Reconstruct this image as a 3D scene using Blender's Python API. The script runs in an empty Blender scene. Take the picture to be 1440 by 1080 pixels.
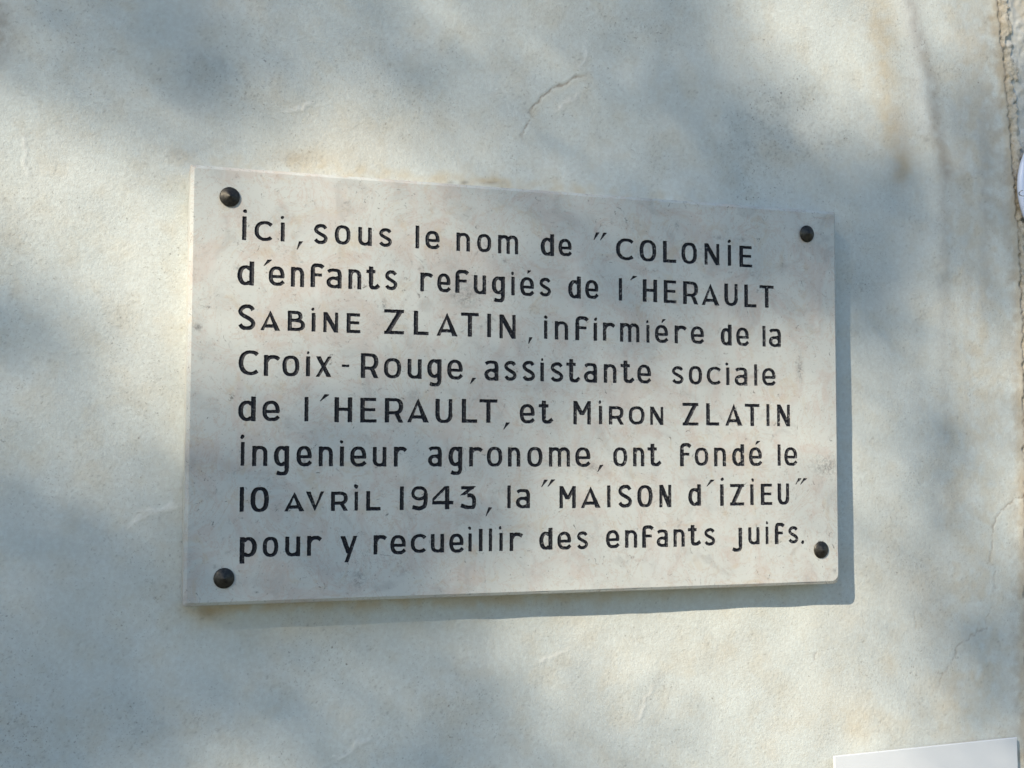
import bpy, math, random
import numpy as np
from mathutils import Vector, Matrix, Euler
from mathutils.geometry import delaunay_2d_cdt

scene = bpy.context.scene
col = scene.collection
random.seed(7)

# ------------------------------------------------------------------ camera
# metres; the wall is the plane y = 0 facing -Y, the middle of the plaque is at height PZ
PZ = 1.70            # height of the plaque's centre
TH = 0.028           # the plaque's front stands this far proud of the wall
CAM = np.array([-0.35127, -1.00206 - TH, PZ - 0.05537])
CAM_E = (1.62793548, -0.00285514, -0.3131783)
FPX, PW, PH = 1700.0, 1440.0, 1080.0
cam_d = bpy.data.cameras.new("camera")
cam = bpy.data.objects.new("camera", cam_d); col.objects.link(cam)
cam.location = CAM.tolist(); cam.rotation_euler = CAM_E
cam_d.sensor_width = 36.0; cam_d.lens = 36.0 * FPX / PW
cam_d.clip_start = 0.01; cam_d.clip_end = 500.0
scene.camera = cam

# ------------------------------------------------------------------ light
SUN = np.array([0.03628, 0.028, -0.02571]); SUN /= np.linalg.norm(SUN)   # the way the light travels
world = bpy.data.worlds.new("World"); scene.world = world
world.use_nodes = True
wn = world.node_tree.nodes; wl = world.node_tree.links
for n in list(wn): wn.remove(n)
sky = wn.new("ShaderNodeTexSky"); sky.sky_type = 'NISHITA'; sky.sun_disc = False
sky.sun_elevation = math.asin(-SUN[2]); sky.sun_rotation = math.atan2(-SUN[0], -SUN[1])
sky.air_density = 1.2; sky.dust_density = 0.4; sky.ozone_density = 5.0
bg = wn.new("ShaderNodeBackground"); bg.inputs["Strength"].default_value = 0.15
wo = wn.new("ShaderNodeOutputWorld")
wl.new(sky.outputs[0], bg.inputs[0]); wl.new(bg.outputs[0], wo.inputs[0])
sun_d = bpy.data.lights.new("sun", 'SUN'); sun_d.energy = 5.0; sun_d.angle = math.radians(0.55)
sun_d.color = (1.0, 0.885, 0.72)
sun = bpy.data.objects.new("sun", sun_d); col.objects.link(sun)
sun.rotation_euler = Vector(SUN.tolist()).to_track_quat('-Z', 'Y').to_euler()
sun.location = (-4, -4, 6)
scene.view_settings.view_transform = 'Standard'; scene.view_settings.look = 'None'
scene.view_settings.exposure = 0.28; scene.view_settings.gamma = 1.0

# ------------------------------------------------------------------ helpers
_e = Euler(CAM_E).to_matrix()
CR = np.array([[_e[i][j] for j in range(3)] for i in range(3)])

def measure(P):
    """where a point of the wall was measured on the photograph (only used to lay out stains, cracks, shade)"""
    q = (P - CAM) @ CR
    return PW/2 + FPX*q[..., 0]/-q[..., 2], PH/2 - FPX*q[..., 1]/-q[..., 2]

def on_wall(px, py, y=0.0):
    d = CR @ np.array([(px-PW/2)/FPX, -(py-PH/2)/FPX, -1.0])
    return CAM + d*((y-CAM[1])/d[1])

def tag(o, label=None, cat=None, group=None, kind=None):
    if label: o['label'] = label
    if cat: o['category'] = cat
    if group: o['group'] = group
    if kind: o['kind'] = kind
    return o

def empty(name, loc):
    o = bpy.data.objects.new(name, None); col.objects.link(o); o.location = loc
    o.empty_display_size = 0.05
    return o

def mesh_obj(name, verts, faces, mat, parent=None, loc=(0, 0, 0), smooth=False, mesh=None):
    if mesh is None:
        mesh = bpy.data.meshes.new(name)
        mesh.from_pydata(verts, [], faces); mesh.update()
        if smooth: mesh.polygons.foreach_set("use_smooth", [True]*len(mesh.polygons))
        if mat: mesh.materials.append(mat)
    o = bpy.data.objects.new(name, mesh); col.objects.link(o)
    o.location = loc
    if parent: o.parent = parent
    return o

def np_mesh(name, V, F):
    """fast mesh from numpy arrays, F all of the same corner count"""
    m = bpy.data.meshes.new(name)
    n = F.shape[1]
    m.vertices.add(len(V)); m.vertices.foreach_set("co", V.astype(np.float32).ravel())
    m.loops.add(F.size); m.loops.foreach_set("vertex_index", F.astype(np.int32).ravel())
    m.polygons.add(len(F)); m.polygons.foreach_set("loop_start", np.arange(0, F.size, n, dtype=np.int32))
    m.update(calc_edges=True); m.validate()
    return m

class Mat:
    """small node helper"""
    def __init__(s, name):
        s.m = bpy.data.materials.new(name); s.m.use_nodes = True
        s.t = s.m.node_tree; s.b = s.t.nodes["Principled BSDF"]; s.co = None
    def n(s, kind, **kw):
        x = s.t.nodes.new(kind)
        for k, v in kw.items(): setattr(x, k, v)
        return x
    def link(s, a, b): s.t.links.new(a, b)
    def coord(s):
        if s.co is None: s.co = s.n("ShaderNodeTexCoord").outputs["Object"]
        return s.co
    def noise(s, scale, detail=4, rough=0.5, dist=0.0, stretch=None, off=(0, 0, 0)):
        mp = s.n("ShaderNodeMapping"); mp.inputs["Scale"].default_value = stretch or (1, 1, 1)
        mp.inputs["Location"].default_value = off
        s.link(s.coord(), mp.inputs[0])
        x = s.n("ShaderNodeTexNoise"); x.inputs["Scale"].default_value = scale
        x.inputs["Detail"].default_value = detail; x.inputs["Roughness"].default_value = rough
        x.inputs["Distortion"].default_value = dist
        s.link(mp.outputs[0], x.inputs["Vector"]); return x.outputs[0]
    def ramp(s, a, stops):
        r = s.n("ShaderNodeValToRGB"); e = r.color_ramp.elements
        while len(e) < len(stops): e.new(0.5)
        for i, (p, c) in enumerate(stops):
            e[i].position = p; e[i].color = (c, c, c, 1) if not hasattr(c, '__len__') else (*c, 1)
        s.link(a, r.inputs[0]); return r.outputs[0]
    def mix(s, f, a, b, mode='MIX'):
        x = s.n("ShaderNodeMix", data_type='RGBA', blend_type=mode)
        for sock, v in ((x.inputs[0], f), (x.inputs[6], a), (x.inputs[7], b)):
            if isinstance(v, (int, float)): sock.default_value = v
            elif isinstance(v, tuple): sock.default_value = (*v, 1)
            else: s.link(v, sock)
        return x.outputs[2]
    def math(s, op, a, b=0.0):
        x = s.n("ShaderNodeMath", operation=op)
        for sock, v in ((x.inputs[0], a), (x.inputs[1], b)):
            if isinstance(v, (int, float)): sock.default_value = v
            else: s.link(v, sock)
        return x.outputs[0]
    def attr(s, name):
        x = s.n("ShaderNodeAttribute"); x.attribute_name = name; return x.outputs["Fac"]
    def bump(s, h, dist, strength=1.0, prev=None):
        x = s.n("ShaderNodeBump"); x.inputs["Distance"].default_value = dist
        x.inputs["Strength"].default_value = strength
        s.link(h, x.inputs["Height"])
        if prev: s.link(prev, x.inputs["Normal"])
        return x.outputs[0]
    def out(s, color=None, rough=0.8, normal=None, metal=0.0, spec=None):
        if color is not None:
            if isinstance(color, tuple): s.b.inputs["Base Color"].default_value = (*color, 1)
            else: s.link(color, s.b.inputs["Base Color"])
        if isinstance(rough, (int, float)): s.b.inputs["Roughness"].default_value = rough
        else: s.link(rough, s.b.inputs["Roughness"])
        s.b.inputs["Metallic"].default_value = metal
        if spec is not None: s.b.inputs["Specular IOR Level"].default_value = spec
        if normal: s.link(normal, s.b.inputs["Normal"])
        return s.m

def fft_noise(shape, step, lo, hi, seed, ax=1.0, az=1.0):
    """band-limited noise, unit deviation; wavelengths lo..hi metres, stretched by ax/az"""
    rng = np.random.default_rng(seed)
    a = np.fft.rfft2(rng.standard_normal(shape))
    fz = np.fft.fftfreq(shape[0], step)[:, None]*az; fx = np.fft.rfftfreq(shape[1], step)[None, :]*ax
    f = np.hypot(fx, fz) + 1e-9
    w = np.exp(-(f*lo)**2*0.9)*(1-np.exp(-(f*hi)**2*0.9))
    r = np.fft.irfft2(a*w/np.maximum(f, 1/hi)**0.6, s=shape)
    return (r-r.mean())/r.std()

def poly_dist(U, V, pts):
    """distance to a polyline and the 0..1 position along it"""
    best = np.full(U.shape, 1e9); pos = np.zeros(U.shape); n = len(pts)-1
    for i in range(n):
        ax, ay = pts[i]; bx, by = pts[i+1]
        dx, dy = bx-ax, by-ay; L = dx*dx+dy*dy
        t = np.clip(((U-ax)*dx+(V-ay)*dy)/L, 0, 1)
        d = np.hypot(U-ax-t*dx, V-ay-t*dy)
        k = d < best; best[k] = d[k]; pos[k] = (i+t[k])/n
    return best, pos

# ------------------------------------------------------------------ wall materials
def stain_layers(m, c):
    c = m.mix(m.attr('warm'), c, (0.50, 0.37, 0.19))
    c = m.mix(m.attr('brown'), c, (0.20, 0.135, 0.09))
    c = m.mix(m.attr('dark'), c, (0.16, 0.155, 0.14))
    return m.mix(m.attr('pale'), c, (0.80, 0.79, 0.74))

def plaster_material():
    m = Mat("lime_render")
    c = m.mix(m.ramp(m.noise(3.0, 5, 0.55), [(0.35, 0), (0.68, 1)]), (0.608, 0.642, 0.602), (0.572, 0.602, 0.568))
    c = m.mix(m.ramp(m.noise(9.0, 6, 0.6, off=(3, 1, 2)), [(0.5, 0), (0.78, 0.25)]), c, (0.56, 0.53, 0.46))
    c = m.mix(m.ramp(m.noise(7.0, 6, 0.65, stretch=(2.6, 1, 0.35), off=(1, 1, 7)), [(0.52, 0), (0.8, 0.2)]), c, (0.46, 0.45, 0.42))
    c = m.mix(m.ramp(m.noise(240, 3, 0.6), [(0.42, 0.25), (0.66, 0)]), c, (0.42, 0.40, 0.35))
    mask = m.ramp(m.noise(11, 5, 0.6, off=(5, 5, 5)), [(0.38, 0.08), (0.66, 1)])
    mask = m.math('ADD', mask, m.math('MULTIPLY', m.attr('cloud'), 0.9))
    sp = m.math('MULTIPLY', m.ramp(m.noise(560, 3, 0.55), [(0.60, 0), (0.70, 0.55)]), mask)
    c = m.mix(sp, c, (0.24, 0.23, 0.20))
    sp2 = m.math('MULTIPLY', m.ramp(m.noise(330, 4, 0.6, off=(2, 2, 2)), [(0.64, 0), (0.70, 0.8)]), mask)
    c = m.mix(sp2, c, (0.20, 0.19, 0.17))
    c = stain_layers(m, c)
    fine = m.noise(620, 4, 0.65); mid = m.noise(400, 4, 0.65)
    nb = m.bump(mid, 0.0009, 0.48); nb = m.bump(fine, 0.0004, 0.5, nb)
    return m.out(c, 0.9, nb, spec=0.25)

def mortar_material():
    m = Mat("joint_mortar")
    c = m.mix(m.ramp(m.noise(60, 5, 0.65), [(0.35, 0), (0.65, 1)]), (0.50, 0.45, 0.35), (0.60, 0.57, 0.50))
    c = m.mix(m.ramp(m.noise(300, 3, 0.6), [(0.52, 0), (0.72, 0.5)]), c, (0.26, 0.22, 0.16))
    c = stain_layers(m, c)
    nb = m.bump(m.noise(260, 5, 0.7), 0.002, 0.8)
    return m.out(c, 0.95, nb, spec=0.2)

def pillar_material():
    m = Mat("pillar_render")
    c = m.mix(m.ramp(m.noise(28, 6, 0.65), [(0.35, 0), (0.65, 1)]), (0.58, 0.585, 0.545), (0.50, 0.50, 0.46))
    c = m.mix(m.ramp(m.noise(60, 5, 0.7, 1.5), [(0.57, 0), (0.70, 0.5)]), c, (0.36, 0.33, 0.27))
    c = stain_layers(m, c)
    nb = m.bump(m.noise(180, 5, 0.7), 0.0013, 0.6)
    return m.out(c, 0.92, nb, spec=0.2)

M_PLASTER, M_MORTAR, M_PILLAR = plaster_material(), mortar_material(), pillar_material()

# ------------------------------------------------------------------ the wall as relief
def build_wall():
    root = empty('house_wall', (0, 0, 0))
    tag(root, 'pale lime rendered house wall with stains and hairline cracks behind the stone plaque', 'wall')
    step = 0.0015
    x = np.arange(-0.60, 0.74, step); z = np.arange(PZ-0.46, PZ+0.52, step)
    X, Z = np.meshgrid(x, z); sh = X.shape
    U, V = measure(np.stack([X, np.zeros(sh), Z], -1))
    G = lambda cx, cy, rx, ry: np.exp(-((U-cx)/rx)**2-((V-cy)/ry)**2)
    big = fft_noise(sh, step, 0.06, 0.5, 1)
    trowel = fft_noise(sh, step, 0.014, 0.09, 2)
    grain = fft_noise(sh, step, 0.0042, 0.010, 3)
    fine = fft_noise(sh, step, 0.0034, 0.006, 4)
    patch = fft_noise(sh, step, 0.02, 0.14, 5)
    wob = fft_noise(sh, step, 0.006, 0.05, 6)
    wob2 = fft_noise(sh, step, 0.01, 0.06, 16)
    rough = 1/(1+np.exp(-1.7*(patch-0.25)))          # where the float left the render open
    hgt = 0.0006*big + 0.00005*trowel + (0.000010+0.000042*rough)*grain + 0.00004*rough*fine
    # pits where a grain was torn out
    pit = np.clip(grain*0.8+fine*0.7-1.9, 0, 1)*(0.2+rough)
    hgt -= 0.0004*np.clip(pit, 0, 1)
    warm = np.zeros(sh); brown = np.zeros(sh); dark = np.zeros(sh); pale = np.zeros(sh)
    dark += 0.22*np.clip(pit, 0, 1)
    speck = np.clip(fine*0.9+patch*0.5-1.75, 0, 1)
    dark += 0.16*speck
    # clouds of dark specks
    cloud = (G(1110, 150, 70, 35)+G(1075, 205, 55, 45)+0.8*G(1180, 190, 40, 25)+0.8*G(180, 1020, 35, 45)
             + 0.7*G(20, 1035, 50, 40)+0.7*G(300, 110, 60, 50)+0.5*G(160, 70, 12, 5)+0.6*G(880, 40, 60, 30)
             + 0.7*G(560, 130, 60, 60)+0.7*G(20, 290, 40, 60)+0.6*G(1220, 400, 60, 20)+0.4*G(960, 890, 120, 20)
             + 0.6*G(1290, 800, 60, 60)+0.5*G(480, 930, 90, 60)+0.5*G(170, 580, 60, 60))
    cloud = np.clip(cloud, 0, 1)
    dark += cloud*(0.07+0.22*np.clip(fine*0.6+wob*0.7-0.5, 0, 1))
    # ---- joint between the wall and the pillar on the right
    jp = [(1398, -60), (1402, 0), (1406, 45), (1412, 100), (1418, 170), (1424, 235), (1427, 290), (1432, 350),
          (1436, 420), (1439, 520), (1441, 700), (1443, 1200)]
    jy = np.array([p[1] for p in jp]); jx = np.array([p[0] for p in jp])
    J = U - np.interp(V, jy, jx) - 0.9*wob                      # pixels right of the plaster's edge
    jw = 15 + 3.0*wob2                                         # width of the mortar
    lip = np.exp(-(np.minimum(J, 0)/10.0)**2)
    hgt += np.where(J < 0, 0.0008*lip, 0)
    inj = (J >= 0) & (J < jw)
    prof = -0.0017*np.clip(J/1.6, 0, 1)*np.clip(0.75+0.5*wob2, 0.25, 1) + 0.0016*np.clip(J/9, 0, 1)
    hgt = np.where(inj, prof + 0.00035*grain+0.0005*wob, hgt)
    hgt = np.where(J >= jw, -0.0018+0.00028*wob+0.0004*wob2+0.00012*grain-0.0008*np.clip(trowel-1.1, 0, 1), hgt)
    brown += 0.40*np.exp(-(J/1.5)**2) + 0.25*np.clip(1-np.abs(J+8)/16, 0, 1)*np.clip(0.6+0.5*wob2, 0, 1)
    warm += 0.35*np.exp(-((J+3)/7)**2)*(V > -1e9)
    warm += np.where(J > jw, 0.5*np.clip((J-jw-14)/12, 0, 1)*np.clip(1-V/90, 0, 1), 0)
    # ---- cracks
    cracks = [
        ([(827, 102), (814, 107), (802, 113), (785, 121), (772, 130), (762, 138), (749, 154), (743, 168), (738, 180), (733, 197)], 1.6, 1.0),
        ([(1446, 692), (1438, 697), (1424, 707), (1408, 719), (1400, 729), (1396, 750), (1394, 778), (1397, 806), (1397, 835)], 0.9, 0.75),
        ([(1397, 835), (1391, 862), (1385, 882), (1366, 892), (1350, 905), (1338, 928), (1325, 950), (1314, 972)], 0.8, 0.65),
        ([(1284, 858), (1287, 870), (1288, 884)], 0.9, 0.6),
        ([(1308, 942), (1318, 944), (1326, 948)], 0.6, 0.4),
        ([(12, 160), (20, 172), (33, 189), (34, 205), (33, 222)], 0.8, 0.45),
        ([(33, 189), (46, 187), (54, 192)], 0.7, 0.4),
        ([(1148, 917), (1143, 926)], 1.3, 0.8),
        ([(155, 68), (168, 72), (182, 77)], 1.0, 0.4),
    ]
    for pts, w, s in cracks:
        d, t = poly_dist(U+1.6*wob2+0.5*wob, V+1.2*wob, pts)
        k = np.exp(-(d/(0.72*w+0.15))**2)*s*np.clip(np.minimum(t, 1-t)*6+0.25, 0, 1)
        hgt -= 0.0008*k; brown += 0.62*k
    warm += 0.16*np.exp(-(poly_dist(U, V-5, cracks[0][0][:7])[0]/6)**2)
    # the render stands a little prouder on one side of the curved crack
    ridges = [([(822, 50), (821, 80), (820, 91), (812, 98)], 1.6, 0.00045),
              ([(818, 129), (806, 140), (789, 151), (774, 162)], 1.8, 0.0005),
              ([(756, 930), (775, 924), (800, 911)], 2.0, 0.0005),
              ([(190, 717), (225, 716), (260, 711)], 2.5, 0.0006),
              ([(175, 745), (200, 725), (230, 718)], 2.2, 0.0004),
              ([(34, 186), (35, 205), (34, 230), (40, 250)], 2.0, 0.0005),
              ([(395, 160), (420, 153), (440, 143)], 2.0, 0.0006),
              ([(920, 965), (905, 990), (893, 1015)], 1.6, 0.0006),
              ([(470, 1065), (500, 1050), (520, 1035)], 3.0, 0.0006)]
    for pts, w, a in ridges:
        d, t = poly_dist(U+2*wob2, V+2*wob, pts)
        k = np.exp(-(d/w)**2)*np.clip(np.minimum(t, 1-t)*5+0.2, 0, 1)
        hgt += a*k; pale += 0.35*k
    # ---- stains
    d, t = poly_dist(U, V, [(1272, -40), (1283, 20), (1290, 55), (1304, 95), (1311, 140), (1317, 190), (1330, 240)])
    brown += 0.36*np.exp(-(d/11)**2)*np.clip(0.85+0.25*wob2, 0, 1)
    hgt += 0.0016*np.exp(-(poly_dist(U+9, V, [(1262, -60), (1283, 20), (1290, 55), (1304, 95), (1311, 140), (1317, 190), (1330, 260), (1336, 380)])[0]/15)**2)
    pale += 0.22*np.exp(-((poly_dist(U, V, [(1272, 0), (1288, 80), (1300, 180)])[0]-0)/11)**2)
    d, t = poly_dist(U, V, [(1228, -60), (1242, 60), (1247, 140), (1258, 190), (1270, 235)])
    warm += 0.38*np.exp(-(d/18)**2)*np.clip(0.85+0.2*wob2, 0, 1)
    d, t = poly_dist(U, V, [(1262, 165), (1270, 215), (1266, 250)])
    brown += 0.20*np.exp(-(d/14)**2)
    warm += 0.16*np.exp(-((U-1375)/45)**2)*np.clip(0.7+0.4*wob2, 0, 1)
    for xs, y0, y1, w, a in [(1328, 230, 450, 9, 0.18), (1352, 20, 300, 12, 0.12), (1386, 150, 440, 9, 0.20), (1378, 40, 190, 14, .14), (1290, 380, 640, 6, 0.07), (1362, 300, 620, 5, 0.09),
                             (1330, 430, 640, 8, 0.12), (1318, 620, 760, 10, 0.10), (1240, 330, 420, 8, 0.06)]:
        brown += a*np.exp(-((U-xs-3*wob2)/w)**2)/(1+np.exp(-(V-y0)/15))/(1+np.exp((V-y1)/25))
    dark += 0.30*G(1301, 197, 4, 4)
    brown += 0.42*np.clip(1.2*G(-5, 45, 22, 38)*(1+0.3*wob), 0, 1)
    # ochre over the plaque's top edge and rust from its fixings
    te = [(255, 226), (400, 236), (700, 258), (900, 276), (1000, 285)]
    d, t = poly_dist(U, V, te)
    warm += 0.30*np.exp(-(d/12)**2)*np.clip(0.75+0.45*wob2, 0.1, 1.2)*np.exp(-((U-640)/330)**2)
    warm += 0.30*G(684, 254, 26, 4) + 0.25*G(440, 222, 60, 14) + 0.12*G(500, 190, 190, 34)
    dark += 0.8*G(653, 257, 5, 1.8) + 0.5*G(634, 257, 4, 1.6)
    brown += 0.45*G(690, 257, 9, 1.8)+0.15*G(410, 222, 34, 8)
    be = [(262, 856), (400, 852), (700, 846), (900, 838), (1050, 832)]
    d, t = poly_dist(U, V, be)
    warm += 0.34*np.exp(-(d/9)**2)*np.clip(0.8+0.4*wob2, 0, 1)*np.exp(-((U-520)/420)**4)
    warm += 0.40*G(294, 864, 20, 14) + 0.16*G(430, 880, 130, 18); brown += 0.25*G(290, 862, 13, 9)
    # ochre and soft grey clouds low on the right
    warm += 0.22*G(1252, 937, 12, 18)+0.12*G(1212, 1030, 16, 26)+0.10*G(1265, 1020, 55, 18)+0.08*G(1010, 800, 300, 90)
    warm += 0.15*G(1330, 985, 20, 30)+0.12*G(1175, 990, 60, 50)+0.10*G(980, 925, 90, 20)
    brown += 0.10*G(1343, 965, 22, 26)+0.10*G(1307, 860, 22, 60)+0.10*G(1340, 700, 14, 40)
    brown += 0.12*np.exp(-(poly_dist(U, V, [(930, 950), (905, 985), (890, 1020)])[0]/5)**2)
    for cx, cy, r, a in [(250, 214, 16, .16), (220, 205, 9, .14), (327, 202, 8, .12), (185, 263, 9, .1), (253, 410, 6, .18), (125, 655, 14, .08),
                         (1060, 660, 1, 0)]:
        brown += a*G(cx, cy, r, r*0.5)
    # warm mottling everywhere
    warm += 0.075*np.clip(patch*0.6+wob2*0.4+0.3, 0, 2)
    # fade the relief out towards the plain wall round it
    ex = np.minimum(np.minimum(X-x[0], x[-1]-X), np.minimum(Z-z[0], z[-1]-Z))
    fade = np.clip(ex/0.03, 0, 1)
    hgt *= np.where(J < 0, fade, 1)
    rel = {'cloud': cloud, 'warm': warm, 'brown': brown, 'dark': dark, 'pale': pale}
    Vtx = np.stack([X, -hgt, Z], -1).reshape(-1, 3)
    nz, nx = sh
    idx = np.arange(nz*nx).reshape(nz, nx)
    quad = np.stack([idx[:-1, :-1], idx[:-1, 1:], idx[1:, 1:], idx[1:, :-1]], -1).reshape(-1, 4)
    Jc = J.ravel()[quad].mean(1); wc = jw.ravel()[quad].mean(1)
    for name, sel, mat in (('plaster_face', Jc < 0, M_PLASTER), ('mortar_joint', (Jc >= 0) & (Jc < wc), M_MORTAR),
                           ('pillar_face', Jc >= wc, M_PILLAR)):
        q = quad[sel]; used, inv = np.unique(q, return_inverse=True)
        me = np_mesh(name, Vtx[used], inv.reshape(q.shape))
        me.polygons.foreach_set("use_smooth", [True]*len(me.polygons))
        me.materials.append(mat)
        for k, a in rel.items():
            at = me.attributes.new(k, 'FLOAT', 'POINT')
            at.data.foreach_set("value", np.clip(a.ravel()[used], 0, 0.9).astype(np.float32))
        mesh_obj(name, None, None, None, root, mesh=me)
    # the rest of the wall, flush with the relief's rim, 35 cm thick
    x0, x1, z0, z1 = x[0]+.001, x[-1]-.001, z[0]+.001, z[-1]-.001
    vs, fs = [], []
    def box(a0, a1, c0, c1, y0, y1):
        k = len(vs)
        vs.extend([(a0, y0, c0), (a1, y0, c0), (a1, y0, c1), (a0, y0, c1), (a0, y1, c0), (a1, y1, c0), (a1, y1, c1), (a0, y1, c1)])
        fs.extend([tuple(k+i for i in f) for f in ((0, 1, 2, 3), (7, 6, 5, 4), (0, 4, 5, 1), (1, 5, 6, 2), (2, 6, 7, 3), (3, 7, 4, 0))])
    box(-5.0, x0, 0.0, 5.6, 0.0003, 0.35); box(x1, 4.0, 0.0, 5.6, 0.0003, 0.35)
    box(x0, x1, 0.0, z0, 0.0003, 0.35); box(x0, x1, z1, 5.6, 0.0003, 0.35); box(x0, x1, z0, z1, 0.02, 0.35)
    mesh_obj('wall_core', vs, fs, M_PLASTER, root)
    return root

build_wall()

# ------------------------------------------------------------------ plaque: materials
STONE_MARKS = [(286.8, -66.5, 14.2, 8.8, 0.8),
    (259.5, 24.2, 3.2, 12.5, 0.9),
    (-69.2, 81.1, 10.3, 10.0, 0.8),
    (-160.0, -160.6, 5.2, 7.5, 0.8),
    (-293.6, 45.4, 3.9, 3.1, 0.9),
    (-289.9, 21.9, 2.6, 2.5, 0.9),
    (-287.2, 61.8, 4.5, 1.2, 1),
    (-262.4, 95.5, 3.2, 2.5, 0.6),
    (-264.7, 171.2, 1.3, 1.9, 0.9),
    (-267.2, -135.9, 1.9, 1.2, 0.9),
    (-277.0, -147.0, 1.6, 1.6, 0.8),
    (132.2, 154.3, 1.9, 3.8, 0.8),
    (49.7, -68.3, 5.2, 3.8, 0.7),
    (211.2, 113.3, 7.7, 5.6, 0.45),
    (-113.3, -6.0, 5.2, 4.4, 0.5),
    (-152.3, -24.6, 3.2, 3.1, 0.4),
    (-206.5, -63.3, 1.3, 5.0, 0.6),
    (-244.2, -168.4, 1.9, 0.9, 1),
    (-141.1, 68.9, 1.9, 5.6, 0.8),
    (175.8, 145.6, 5.8, 1.6, 0.8),
    (198.0, 144.9, 5.2, 1.9, 0.7),
    (67.2, 154.8, 1.3, 4.4, 0.7),
    (-33.8, 112.7, 2.6, 1.9, 0.8),
    (-81.3, 80.6, 2.6, 1.9, 0.8),
    (116.1, 89.1, 3.9, 1.2, 0.4),
    (-39.6, -87.8, 7.7, 2.5, 0.35),
    (304.3, 176.6, 2.6, 2.5, 0.6),
    (72.0, -183.1, 10.3, 3.1, 0.6),
    (-89.8, -178.8, 7.7, 1.9, 0.5),
    (294.7, -165.9, 1.9, 1.9, 0.8),
    (241.6, 123.6, 1.9, 3.8, 0.5),
    (-164.0, -63.3, 5.2, 0.9, 0.5),
    (-199.1, -101.3, 12.9, 3.1, 0.25)]

def stone_material():
    m = Mat("polished_limestone")
    c = m.mix(m.ramp(m.noise(9, 6, 0.6, 0.6), [(0.32, 0), (0.7, 1)]), (0.555, 0.566, 0.520), (0.485, 0.498, 0.462))
    c = m.mix(m.ramp(m.noise(20, 7, 0.68, 1.4, off=(4, 0, 1)), [(0.50, 0), (0.60, 0.42), (0.74, 0.1)]), c, (0.47, 0.375, 0.32))   # pinkish clouds
    c = m.mix(m.ramp(m.noise(27, 7, 0.7, 2.0, off=(9, 2, 5)), [(0.55, 0), (0.66, 0.42)]), c, (0.47, 0.385, 0.26))    # ochre threads
    c = m.mix(m.ramp(m.noise(34, 6, 0.65, 1.0, off=(2, 7, 3)), [(0.54, 0), (0.70, 0.55)]), c, (0.36, 0.355, 0.33))   # grey smudges
    vein = m.math('ABSOLUTE', m.math('SUBTRACT', m.noise(22, 6, 0.7, 2.6, off=(6, 6, 6)), 0.5))
    c = m.mix(m.ramp(vein, [(0.0, 0.55), (0.014, 0)]), c, (0.42, 0.31, 0.24))
    c = m.mix(m.ramp(m.noise(420, 3, 0.6), [(0.62, 0), (0.72, 0.7)]), c, (0.20, 0.19, 0.17))            # fine specks
    c = m.mix(m.ramp(m.noise(150, 5, 0.72, 1.0, off=(1, 3, 8)), [(0.64, 0), (0.68, 0.85)]), c, (0.15, 0.145, 0.13))  # pits
    c = m.mix(m.ramp(m.noise(8, 4, 0.5, stretch=(6, 1, 0.3)), [(0.55, 0), (0.75, 0.35)]), c, (0.60, 0.59, 0.55))  # run marks
    # single marks in the stone: (x, z, half width, half height) mm, strength, colour
    sx = m.n("ShaderNodeSeparateXYZ"); m.link(m.coord(), sx.inputs[0])
    grit = m.ramp(m.noise(260, 4, 0.75, 1.0), [(0.42, 0), (0.60, 1)])
    def blob(x, z, rx, rz, k, colr, gritty=True):
        nonlocal c
        a = m.math('DIVIDE', m.math('SUBTRACT', sx.outputs[0], x/1000), rx/1000)
        b = m.math('DIVIDE', m.math('SUBTRACT', sx.outputs[2], z/1000), rz/1000)
        d = m.math('ADD', m.math('MULTIPLY', a, a), m.math('MULTIPLY', b, b))
        f = m.math('MULTIPLY', m.math('POWER', 2.718, m.math('MULTIPLY', d, -1.0)), k)
        if gritty: f = m.math('MULTIPLY', f, grit)
        c = m.mix(f, c, colr)
    DK = (0.17, 0.17, 0.16)
    for q in STONE_MARKS: blob(*q[:5], DK)
    blob(-114, 90, 3.5, 70, 0.35, (0.62, 0.625, 0.58), False)
    thread = m.math('ABSOLUTE', m.math('SUBTRACT', m.noise(55, 3, 0.6, 3.2, off=(3, 8, 1)), 0.5))
    tm = m.ramp(m.noise(24, 3, 0.5, off=(8, 8, 8)), [(0.60, 0), (0.66, 1)])
    c = m.mix(m.math('MULTIPLY', m.ramp(thread, [(0.0, 0.75), (0.010, 0)]), tm), c, (0.20, 0.195, 0.18))
    c = m.mix(m.ramp(m.noise(95, 5, 0.75, 1.2, off=(4, 4, 9)), [(0.62, 0), (0.69, 0.65)]), c, (0.27, 0.265, 0.245))
    nb = m.bump(m.noise(500, 4, 0.6), 0.0002, 0.35)
    return m.out(c, m.ramp(m.noise(30, 5, 0.6), [(0.3, 0.5), (0.7, 0.7)]), nb, spec=0.35)

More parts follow.
